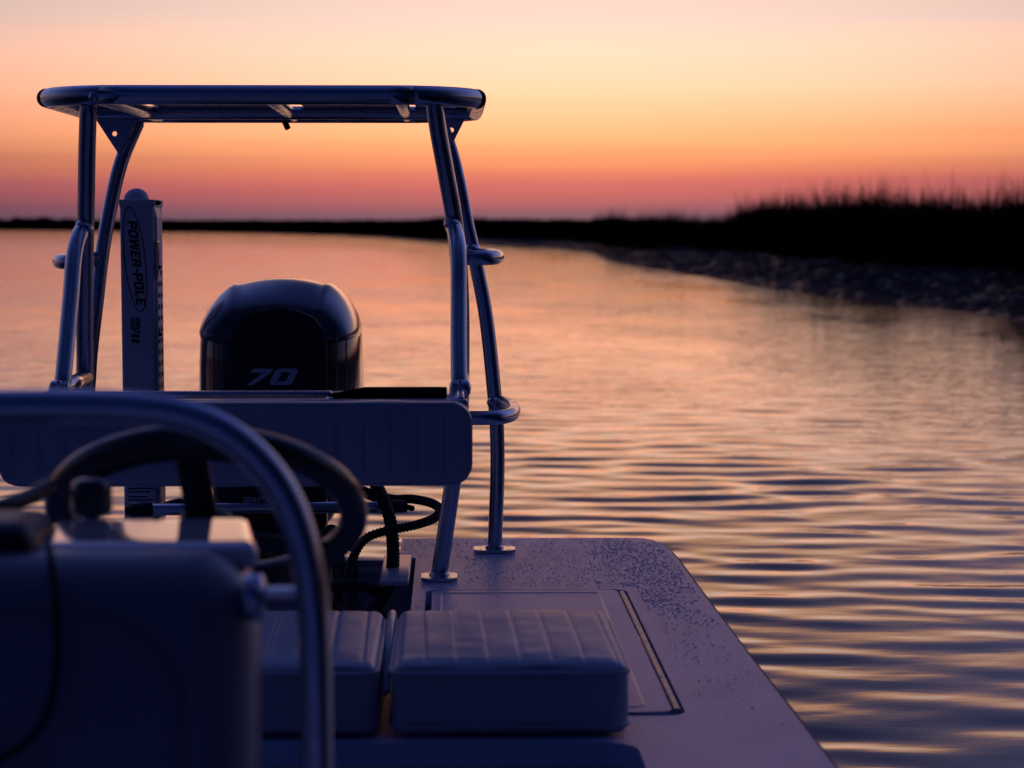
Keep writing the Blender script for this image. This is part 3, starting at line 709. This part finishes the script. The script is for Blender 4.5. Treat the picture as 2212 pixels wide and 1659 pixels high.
def bdisp(p, nrm, h):
    r2 = .036                                                        # round the four corners seen from the front
    qx = max(-(h[0]-r2), min(h[0]-r2, p.x)); qz = max(-(h[2]-r2), min(h[2]-r2, p.z)); d = Vector((p.x-qx, 0, p.z-qz))
    o = Vector((0, 0, 0))
    if d.length > r2: o += d.normalized()*r2-d
    if nrm.y < -.3:
        e = max(0, 1-(abs(p.x)/h[0])**6)*max(0, 1-(abs(p.z)/h[2])**4); o.y -= .006*e
        k = ((cxb+p.x-bx1)/.0445) % 1.0; k = min(k, 1-k)*.0445
        o.y += .004*math.exp(-(k/.0032)**2)*max(0, min(1, (h[2]-abs(p.z))/.03-.3))
    if abs(nrm.z) > .6: o.z += .0012*math.sin(p.x*33)*math.sin(p.x*7)
    return o
pad = rounded((cxb, 4.035, czb), (hx, .040, hz), .014, (260, 8, 26), bdisp).build('back_pad', M['vinyl'], br, fix=False)
def rrz(x0, x1, z0, z1, r, y): return [(x, y, z) for x, z in rr(x0, x1, z0, z1, r)]
for yy in (4.000, 4.070):
    MB().tube(rrz(bx0+.003, bx1-.003, zb0+.003, zb1-.003, .034, yy), .0036, n=8, sm=1, closed=True).build('piping', M['piping'], pad)

# ================================================================== OUTBOARD MOTOR
mot = empty('outboard_motor', (-.372, 5.3, .3), 'black outboard motor with silver 70 on its cowl, clamped to the transom', 'outboard motor')
MC = P(610, 700, 5.45).x; MY0, MY1 = 5.19, 5.74
px2m = 5.45/F
zs = lambda y: P(610, y, 5.45).z
# upper cap: front-view profile swept fore and aft
prof = [(170, 712), (168, 702), (163, 685), (154, 666), (142, 647), (126, 629), (108, 615), (98, 611.5), (90, 613), (72, 609), (50, 604.5), (25, 601.5), (0, 600.5)]
full = [(-a, b) for a, b in prof]+[(a, b) for a, b in prof[::-1][1:]]
zb_ = zs(712); rings = []
nY = 30
for i in range(nY+1):
    t = i/nY; u = 2*t-1
    w = (1-abs(u)**3.2)**(1/2.4) if abs(u) < 1 else 0
    # the front rakes back: height grows slowly from the front lip, stays, falls to the rear
    hgt = (1-max(0, -(u+.05)/.95)**2.6)**.62 if u < -.05 else (1-max(0, (u-.2)/.8)**2.5)**.6
    w = max(w, .0) ; hgt = max(hgt, 0)
    y = MY0+.01+(MY1-MY0-.02)*t
    ring = []
    for a, b in full:
        s = .72+.28*w if u < 0 else .60+.40*w
        ring.append((MC+a*px2m*s*.995, y, zb_+(zs(b)-zb_)*hgt))
    ring += [(MC+170*px2m*(.72+.28*w if u < 0 else .6+.4*w)*.98, y, zb_-.012), (MC-170*px2m*(.72+.28*w if u < 0 else .6+.4*w)*.98, y, zb_-.012)]
    rings.append(ring)
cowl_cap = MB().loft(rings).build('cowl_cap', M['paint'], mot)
md = cowl_cap.modifiers.new('wn', 'BEVEL'); md.width = .0015; md.segments = 2; md.limit_method = 'ANGLE'; md.angle_limit = math.radians(50)
# lower cowl: super-ellipse sections
def sect(hw, y0, y1, z, p=3.4, n=72):
    cy = (y0+y1)/2; hy = (y1-y0)/2; o = []
    for k in range(n):
        a = 2*PI*k/n; c, s = math.cos(a), math.sin(a)
        o.append((MC+hw*math.copysign(abs(c)**(2/p), c), cy+hy*math.copysign(abs(s)**(2/p), s), z))
    return o
q = px2m
secs = [(.20, 5.22, 5.62, .44), (.115, 5.22, 5.66, .40), (.150, 5.21, 5.70, .46), (.170, 5.20, 5.725, .52), (.1795, 5.195, 5.74, .60), (.1805, 5.192, 5.745, .68), (.1795, 5.19, 5.745, .75), (.1765, 5.192, 5.742, zb_-.013), (.172, 5.197, 5.735, zb_-.004)]
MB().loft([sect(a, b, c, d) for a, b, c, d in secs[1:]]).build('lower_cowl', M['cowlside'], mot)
# arched front panel, standing 12 mm proud, with vertical creases
YP = 5.176
def fpoly(pts, Y): return [(P(a, b, Y).x, P(a, b, Y).z) for a, b in pts]
def plate(name, pts, Y, th, m, par, bev=.004, holes=()):
    o = curve_mesh(name, [fpoly(pts, Y)]+[fpoly(h, Y) for h in holes], th, Matrix(((1,0,0,0),(0,0,-1,Y),(0,1,0,0),(0,0,0,1))), m, par)
    if bev: b = o.modifiers.new('bevel', 'BEVEL'); b.width = bev; b.segments = 3; b.limit_method = 'ANGLE'
    return o
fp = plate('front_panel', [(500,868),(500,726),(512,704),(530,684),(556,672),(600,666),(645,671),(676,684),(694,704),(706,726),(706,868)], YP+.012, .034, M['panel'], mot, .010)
plate('panel_crest', [(582,672),(588,664),(622,664),(630,672)], YP-.008, .010, M['panel'], mot, .002)
for xx in (462, 482, 727, 748):
    a_, b_ = P(xx, 722, 5.188+abs(xx-606)*.00003), P(xx, 868, 5.188)
    MB().tube([a_, b_], .0018, n=8, sm=1).build('side_crease', M['paint'], mot)
h70 = P(0, 796, YP-.008).z-P(0, 832, YP-.008).z; pol, wdt = glyphs('70', 1.0, .42, .10, 1.35)
x0 = P(529, 832, YP-.008).x; x1 = P(637, 832, YP-.008).x; z0 = P(530, 832, YP-.008).z
sx = (x1-x0)/wdt
pol = [[(x0+a*sx, z0+b*h70) for a, b in p] for p in pol]
o70 = curve_mesh('number_70', pol, .004, Matrix(((1,0,0,0),(0,0,-1,YP-.009),(0,1,0,0),(0,0,0,1))), M['silver'], fp)
bb = o70.modifiers.new('bevel', 'BEVEL'); bb.width = .0008; bb.segments = 2
# midsection, swivel bracket, clamp plates, leg
MB().box((MC-.085, 5.11, .30), (MC+.085, 5.36, .50)).build('swivel_bracket', M['black'], mot, bevel=.012, seg=3)
MB().loft([sect(.07, 5.22, 5.50, .42), sect(.055, 5.24, 5.48, .20), sect(.040, 5.24, 5.50, .0), sect(.03, 5.26, 5.50, -.25)]).build('leg', M['black'], mot)
MB().box((MC-.10, 5.22, -.14), (MC+.10, 5.62, -.13)).build('anti_ventilation_plate', M['black'], mot, bevel=.003)
MB().box((MC-.115, 5.05, .40), (MC+.115, 5.17, .47)).build('steering_mount', M['black'], mot, bevel=.010, seg=3)
def clamp(pxl):
    a = pxl; Y = 4.96
    hol = []
    for cx_, cy_ in ((.62, .78), (.66, .50), (.70, .24)):
        pass
    outl = [(a-28, 1330), (a-30, 1200), (a-18, 1182), (a+18, 1178), (a+28, 1194), (a+28, 1246), (a+20, 1330)]
    holes = [[(a+7+11*math.cos(2*PI*i/14), 1200+12*math.sin(2*PI*i/14)) for i in range(14)], [(a+12+8*math.cos(2*PI*i/14), 1224+8*math.sin(2*PI*i/14)) for i in range(14)]]
    plate('clamp_bracket', outl, Y, .012, M['black'], mot, .002, holes)
clamp(744); clamp(476)
# label plate on the steering mount
lp = MB().box((MC-.118, 5.040, .425), (MC+.118, 5.052, .505)); lpo = lp.build('maker_plate', M['black'], mot, bevel=.002)
def at(px, py, Y): p = P(px, py, Y); return Matrix.Translation(p) @ FACE
text('plate_lettering', 'SEASTAR', .017, at(524, 1086, 5.037), M['inkwhite'], lpo, shear=.35, off=.0006)
text('plate_small_print', 'PART# HC5348-3', .0075, at(513, 1098, 5.037), M['inkwhite'], lpo)
text('plate_small_print', 'SEASTAR OUTBOARD STEERING CYLINDER', .0075, at(513, 1107, 5.037), M['inkwhite'], lpo)
plate('plate_stripe', [(494,1112),(630,1112),(630,1118),(494,1118)], 5.0375, .001, M['inkred'], lpo, 0)
# hoses of the motor
hose = empty('rigging_hoses', (-.15, 4.8, .2), 'bundle of black corrugated hoses looping between motor and well', 'hoses')
def hs(pts, r, ribs=None, name='hose'): MB().tube([P(*q) for q in pts], r, n=16, sm=8, ribs=ribs).build(name, M['rubber'], hose)
hs([(700,1040,5.15),(760,1052,5.12),(810,1068,5.08),(850,1078,5.05),(890,1078,5.0),(930,1086,4.95),(950,1100,4.9),(940,1118,4.85),(905,1132,4.82),(860,1142,4.8),(815,1152,4.8),(785,1168,4.8),(765,1200,4.8),(752,1250,4.75),(760,1330,4.7)], .0098, .0062, 'corrugated_hose')
hs([(690,1030,5.1),(740,1045,5.08),(800,1075,5.06),(850,1088,5.03),(890,1098,4.99)], .0062)
hs([(812,1046,4.9),(826,1075,4.88),(842,1120,4.85),(849,1180,4.82),(846,1240,4.78),(826,1290,4.7),(795,1330,4.6)], .0135, .007, 'corrugated_hose')
hs([(716,1150,4.9),(722,1190,4.85),(736,1230,4.8),(752,1280,4.72),(770,1345,4.6)], .017, .008, 'corrugated_hose')
hs([(690,1160,4.95),(700,1215,4.9),(706,1280,4.8),(700,1350,4.6)], .015)
hs([(640,1180,4.95),(650,1240,4.9),(690,1290,4.8),(740,1320,4.7),(820,1330,4.6)], .012)
hs([(690,1275,4.75),(740,1262,4.72),(790,1268,4.7),(822,1282,4.7)], .011)
hs([(560,1190,4.9),(600,1200,4.85),(650,1190,4.85),(690,1200,4.85)], .008)
hs([(520,1230,4.9),(590,1220,4.85),(660,1235,4.85)], .012)

# ================================================================== STEERING CYLINDER
sc_ = empty('steering_cylinder', P(560, 1098, 5.03), 'chrome hydraulic steering cylinder with black end caps across the stern', 'steering cylinder')
def hz_(x0, x1, y, r, name, m, Y=5.0, cap=.2): MB().cyl(P(x0, y, Y), P(x1, y+(x1-x0)*-.012, Y), r, 24, cap).build(name, m, sc_)
hz_(328, 770, 1101, .0125, 'barrel', M['steel']); hz_(285, 328, 1102, .0158, 'end_cap', M['black']); hz_(272, 286, 1103, .0095, 'end_nut', M['black'])
hz_(770, 845, 1097, .0125, 'barrel', M['steel']); hz_(845, 878, 1094, .0135, 'end_cap', M['black'])
bxx = MB(); pa, pb = P(330, 1088, 5.02), P(432, 1088, 5.02)
bxx.add([pa+Vector((.02,0,0)), pb+Vector((-.005,0,0)), P(415, 1083, 5.02), P(385, 1079, 5.02)] + [v+Vector((0, .04, 0)) for v in (pa+Vector((.02,0,0)), pb+Vector((-.005,0,0)), P(415, 1083, 5.02), P(385, 1079, 5.02))],
        [(0,1,2,3),(7,6,5,4),(0,4,5,1),(1,5,6,2),(2,6,7,3),(3,7,4,0)]); bxx.build('support_plate', M['black'], sc_)

# ================================================================== SHALLOW WATER ANCHOR POLE
an = empty('anchor_pole', (P(298, 900, 5.45).x, 5.45, .1), 'white upright anchor pole housing with black oval lettering, left of the motor', 'anchor pole')
YA = 5.40
def quad_px(name, a, b, c, d, Y0, Y1, m, par, bev=.003):
    mb = MB(); f = [P(*v, Y0) for v in (a, b, c, d)]; g = [Vector((v.x, Y1, v.z)) for v in f]
    mb.add(f+g, [(0,1,2,3),(7,6,5,4),(0,4,5,1),(1,5,6,2),(2,6,7,3),(3,7,4,0)]); return mb.build(name, m, par, smooth=False, bevel=bev, seg=3)
body = quad_px('housing', (258,431), (332,431), (342,1300), (271,1300), YA, YA+.16, M['powder'], an, .007)
quad_px('lip', (256.5,431), (334,431), (334,446), (257,446), YA-.003, YA+.158, M['powder'], an, .002)
dm = MB(); cA = P(295, 432, YA+.05); rr_ = 27.5*YA/F
dm.loft([[(cA.x+rr_*math.cos(al)*math.cos(2*PI*k/28), cA.y+rr_*math.cos(al)*math.sin(2*PI*k/28), cA.z+rr_*.92*math.sin(al)) for k in range(28)] for al in [i*PI/2/9*.98 for i in range(10)]])
dm.build('dome_cap', M['powder'], an)
# drilled side rail
rail = quad_px('drilled_rail', (333,446), (339,470), (350,1300), (343,1300), YA+.012, YA+.11, M['powder'], an, .002)
for i in range(26):
    y = 590+i*24.5; t = (y-431)/(1300-431); 
    for dx, yy in ((0, YA+.03), (.0, YA+.075)):
        c = P(341+8.2*t, y+(8 if dx else 0)+(yy > YA+.05)*0, YA+.012); c.y = yy
        MB().cyl(c+Vector((-.003, 0, 0)), c+Vector((.0003, 0, 0)), .0060, 14, .05).build('rail_hole', M['ink'], rail)
for yb in (438, 577, 722):
    t = (yb-431)/869
    bo = MB(); c = P(335+7*t, yb, YA+.02); bo.cyl(c, c+Vector((.0095, 0, 0)), .0062, 6, .2); bo.cyl(c, c+Vector((.013, 0, 0)), .0035, 10, .3); bo.build('bolt', M['black'], an)
quad_px('wear_strip', (335,520), (341,522), (343,600), (337,600), YA+.004, YA+.03, M['steel'], an, .001)
# lettering on the face
TILT = math.radians(-90+4.2)
def face_mtx(px, py, rot): p = P(px, py, YA); return Matrix.Translation((p.x, YA-.0008, p.z)) @ FACE @ Matrix.Rotation(rot, 4, 'Z')
k = YA/F
pol, wdt = glyphs('POWER-POLE', 1.0, .22, .10, 1.0)
Ltot = 184*k; hgt = 20.5*k; s1 = Ltot/wdt
pol = [[(a*s1, b*hgt) for a, b in p] for p in pol]
curve_mesh('oval_lettering', pol, .0010, face_mtx(274.5, 477, math.radians(-84.2)), M['ink'], body)
el = [(0+114*k*math.cos(2*PI*i/72), 23.0*k*math.sin(2*PI*i/72)) for i in range(72)]
e2 = [(0+112*k*math.cos(2*PI*i/72), 21.0*k*math.sin(2*PI*i/72)) for i in range(72)]
curve_mesh('oval_outline', [el, e2], .0010, face_mtx(291.5, 561, math.radians(-84.0)), M['ink'], body)
pol, wdt = glyphs('PRO', 1.0, .12, .10, 1.0)
s1 = 34*k/wdt; curve_mesh('series_lettering', [[(a*s1, b*11*k) for a, b in p] for p in pol], .001, face_mtx(291.5, 686, -PI/2), M['ink'], body)
text('series_lettering', 'SERIES', 9.6*k, face_mtx(283, 686, -PI/2), M['ink'], body, shear=.1, off=.0003)
pol = [[(0,0),(2,18),(7,18),(5,0)], ]
bars = [[(a*k, b*k) for a, b in p] for p in [[(35,0),(37,17),(44,17),(42,0)], [(46,0),(48,17),(55,17),(53,0)]]]
curve_mesh('series_numeral', bars, .001, face_mtx(283.5, 686, -PI/2), M['ink'], body)
fpb = []
for i in range(8):
    yy = 1052+i*7.2+(i//2)*3.5
    w_ = 55-7*(i % 3)
    fpb.append([(0, -(yy-1052)*k), (w_*k, -(yy-1052)*k), (w_*k, -(yy-1052+2.6)*k), (0, -(yy-1052+2.6)*k)])
curve_mesh('fine_print', fpb, .0008, face_mtx(277, 1054, 0), M['ink'], body)

# ================================================================== CONSOLE, WHEEL, GRAB RAIL
con = empty('steering_console', (-.45, 2.3, .09), 'blurred white helm console with light top ledge in the left foreground', 'boat console')
YC0 = 2.08
bx = P(545, 1400, YC0+.02).x
def cdisp(p, nrm, h):
    o = Vector((0, 0, 0))
    if nrm.y < -.5:                                                  # broad recess pressed into the front
        u = p.x/h[0]; v = p.z/h[2]; r_ = .10
        qx = max(-(h[0]-.05-r_), min(h[0]-.05-r_, p.x)); qz = max(-(h[2]+.3), min(h[2]-.035-r_, p.z)); d = math.hypot(p.x-qx, p.z-qz)
        t = max(0, min(1, (r_-d)/.02)); o.y += .020*t*t*(3-2*t)
    return o
zt_ = .762
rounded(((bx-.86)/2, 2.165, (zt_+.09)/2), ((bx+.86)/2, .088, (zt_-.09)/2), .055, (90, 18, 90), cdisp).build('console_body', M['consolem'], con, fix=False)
MB().box((-.72, 2.25, .09), (-.24, 2.50, .66)).build('console_back', M['consolem'], con, bevel=.03, seg=4)
xs0, xs1 = P(100, 1150, 2.3).x, P(553, 1150, 2.25).x
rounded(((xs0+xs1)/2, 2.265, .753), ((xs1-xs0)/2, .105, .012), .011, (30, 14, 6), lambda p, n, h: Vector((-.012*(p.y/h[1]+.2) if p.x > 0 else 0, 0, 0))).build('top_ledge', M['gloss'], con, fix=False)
rounded((P(101, 1150, 2.2).x-.075, 2.20, .757), (.075, .07, .030), .022, (12, 12, 12)).build('control_box', M['black'], con, fix=False)
MB().tube([P(-120, 1150, 2.3), P(0, 1098, 2.35), P(60, 1075, 2.4), P(104, 1052, 2.45)], .0085, n=16).build('throttle_lever', M['black'], con)
kb = MB(); c = P(198, 1115, 2.36); kb.tube([(c.x, c.y, .765), (c.x, c.y, .785)], .010, n=18, sm=1); kb.build('knob_stem', M['steel'], con)
kb = MB(); kb.loft([[(c.x+r_*math.cos(2*PI*i/32)*(1+.04*math.cos(8*2*PI*i/32)), c.y+r_*math.sin(2*PI*i/32), z_) for i in range(32)] for r_, z_ in ((.016,.768),(.0195,.772),(.0195,.795),(.0175,.801),(.011,.804))])
kb.build('control_knob', M['wheelm'], con)
MB().tube([P(100,1160,2.10),P(112,1220,2.06),P(122,1330,2.06),P(124,1420,2.06),P(112,1510,2.06),P(80,1580,2.06),P(20,1630,2.06),P(-60,1660,2.06)], .0036, n=12).build('cable', M['rubber'], con)
# grab rail
Yr = 2.05; rp = [(79,876),(200,877),(290,881),(370,891),(440,911),(510,950),(575,1012),(622,1085),(652,1165),(669,1250),(678,1340),(682,1450),(684,1600),(685,1800)]
rpt = [P(a, b, Yr) for a, b in rp]; xm = rpt[0].x
rl_ = [Vector((2*xm-p.x, p.y, p.z)) for p in rpt[1:]][::-1]+rpt
MB().tube(rl_, .0138, n=28, sm=5).build('grab_rail', M['alu'], con)
for xa, xb, yy in ((548, 672, 1290),):
    a_, b_ = P(xa, yy, 2.10), P(xb, yy, 2.06)
    MB().tube([a_, b_], .0095, n=18, sm=1).build('rail_bracket', M['alu'], con)
    MB().tube([a_+Vector((-.006, 0, 0)), a_+Vector((.006, 0, 0))], .021, n=24, sm=1, cap=.25).build('bracket_flange', M['alu'], con)
# steering wheel
wc = Vector((P(447, 1088, 2.6).x, 2.6, .742)); al = math.radians(55)
nv = Vector((0, math.cos(al), math.sin(al))); tv = Vector((0, -math.sin(al), math.cos(al))); xv = Vector((1, 0, 0))
Rw = .158
sw = MB().tube([wc+xv*Rw*math.cos(a)+tv*Rw*math.sin(a) for a in [2*PI*i/72 for i in range(72)]], .0155, n=18, sm=1, closed=True).build('steering_wheel', M['wheelm'], con)
gp = MB()
for i in range(22):
    a = PI*.30+PI*.45*i/21; c = wc+(xv*math.cos(a)+tv*math.sin(a))*(Rw-.009)-nv*.006
    gp.tube([c-nv*.003, c+nv*.003], .0105, n=10, sm=1, cap=1)
gp.build('finger_grip', M['black'], sw)
for a in (92, 215, 325):
    a = math.radians(a); dv = xv*math.cos(a)+tv*math.sin(a); sv_ = nv.cross(dv)
    p0, p1 = wc-nv*.03, wc+dv*Rw; mb = MB(); w0, w1, th = .018, .016, .004; vs = []
    for p, w in ((p0, w0), (p1, w1)):
        for a1, b1 in ((-1, -1), (1, -1), (1, 1), (-1, 1)): vs.append(p+sv_*a1*w+nv*b1*th)
    mb.add(vs, [(0,1,2,3),(7,6,5,4),(0,4,5,1),(1,5,6,2),(2,6,7,3),(3,7,4,0)]); mb.build('spoke', M['black'], sw, bevel=.002)
MB().tube([wc-nv*.045, wc-nv*.012], .032, n=28, sm=1, cap=.3).build('hub', M['black'], sw)
MB().tube([wc-nv*.05, wc-nv*.22], .022, n=24, sm=1).build('column', M['black'], sw)
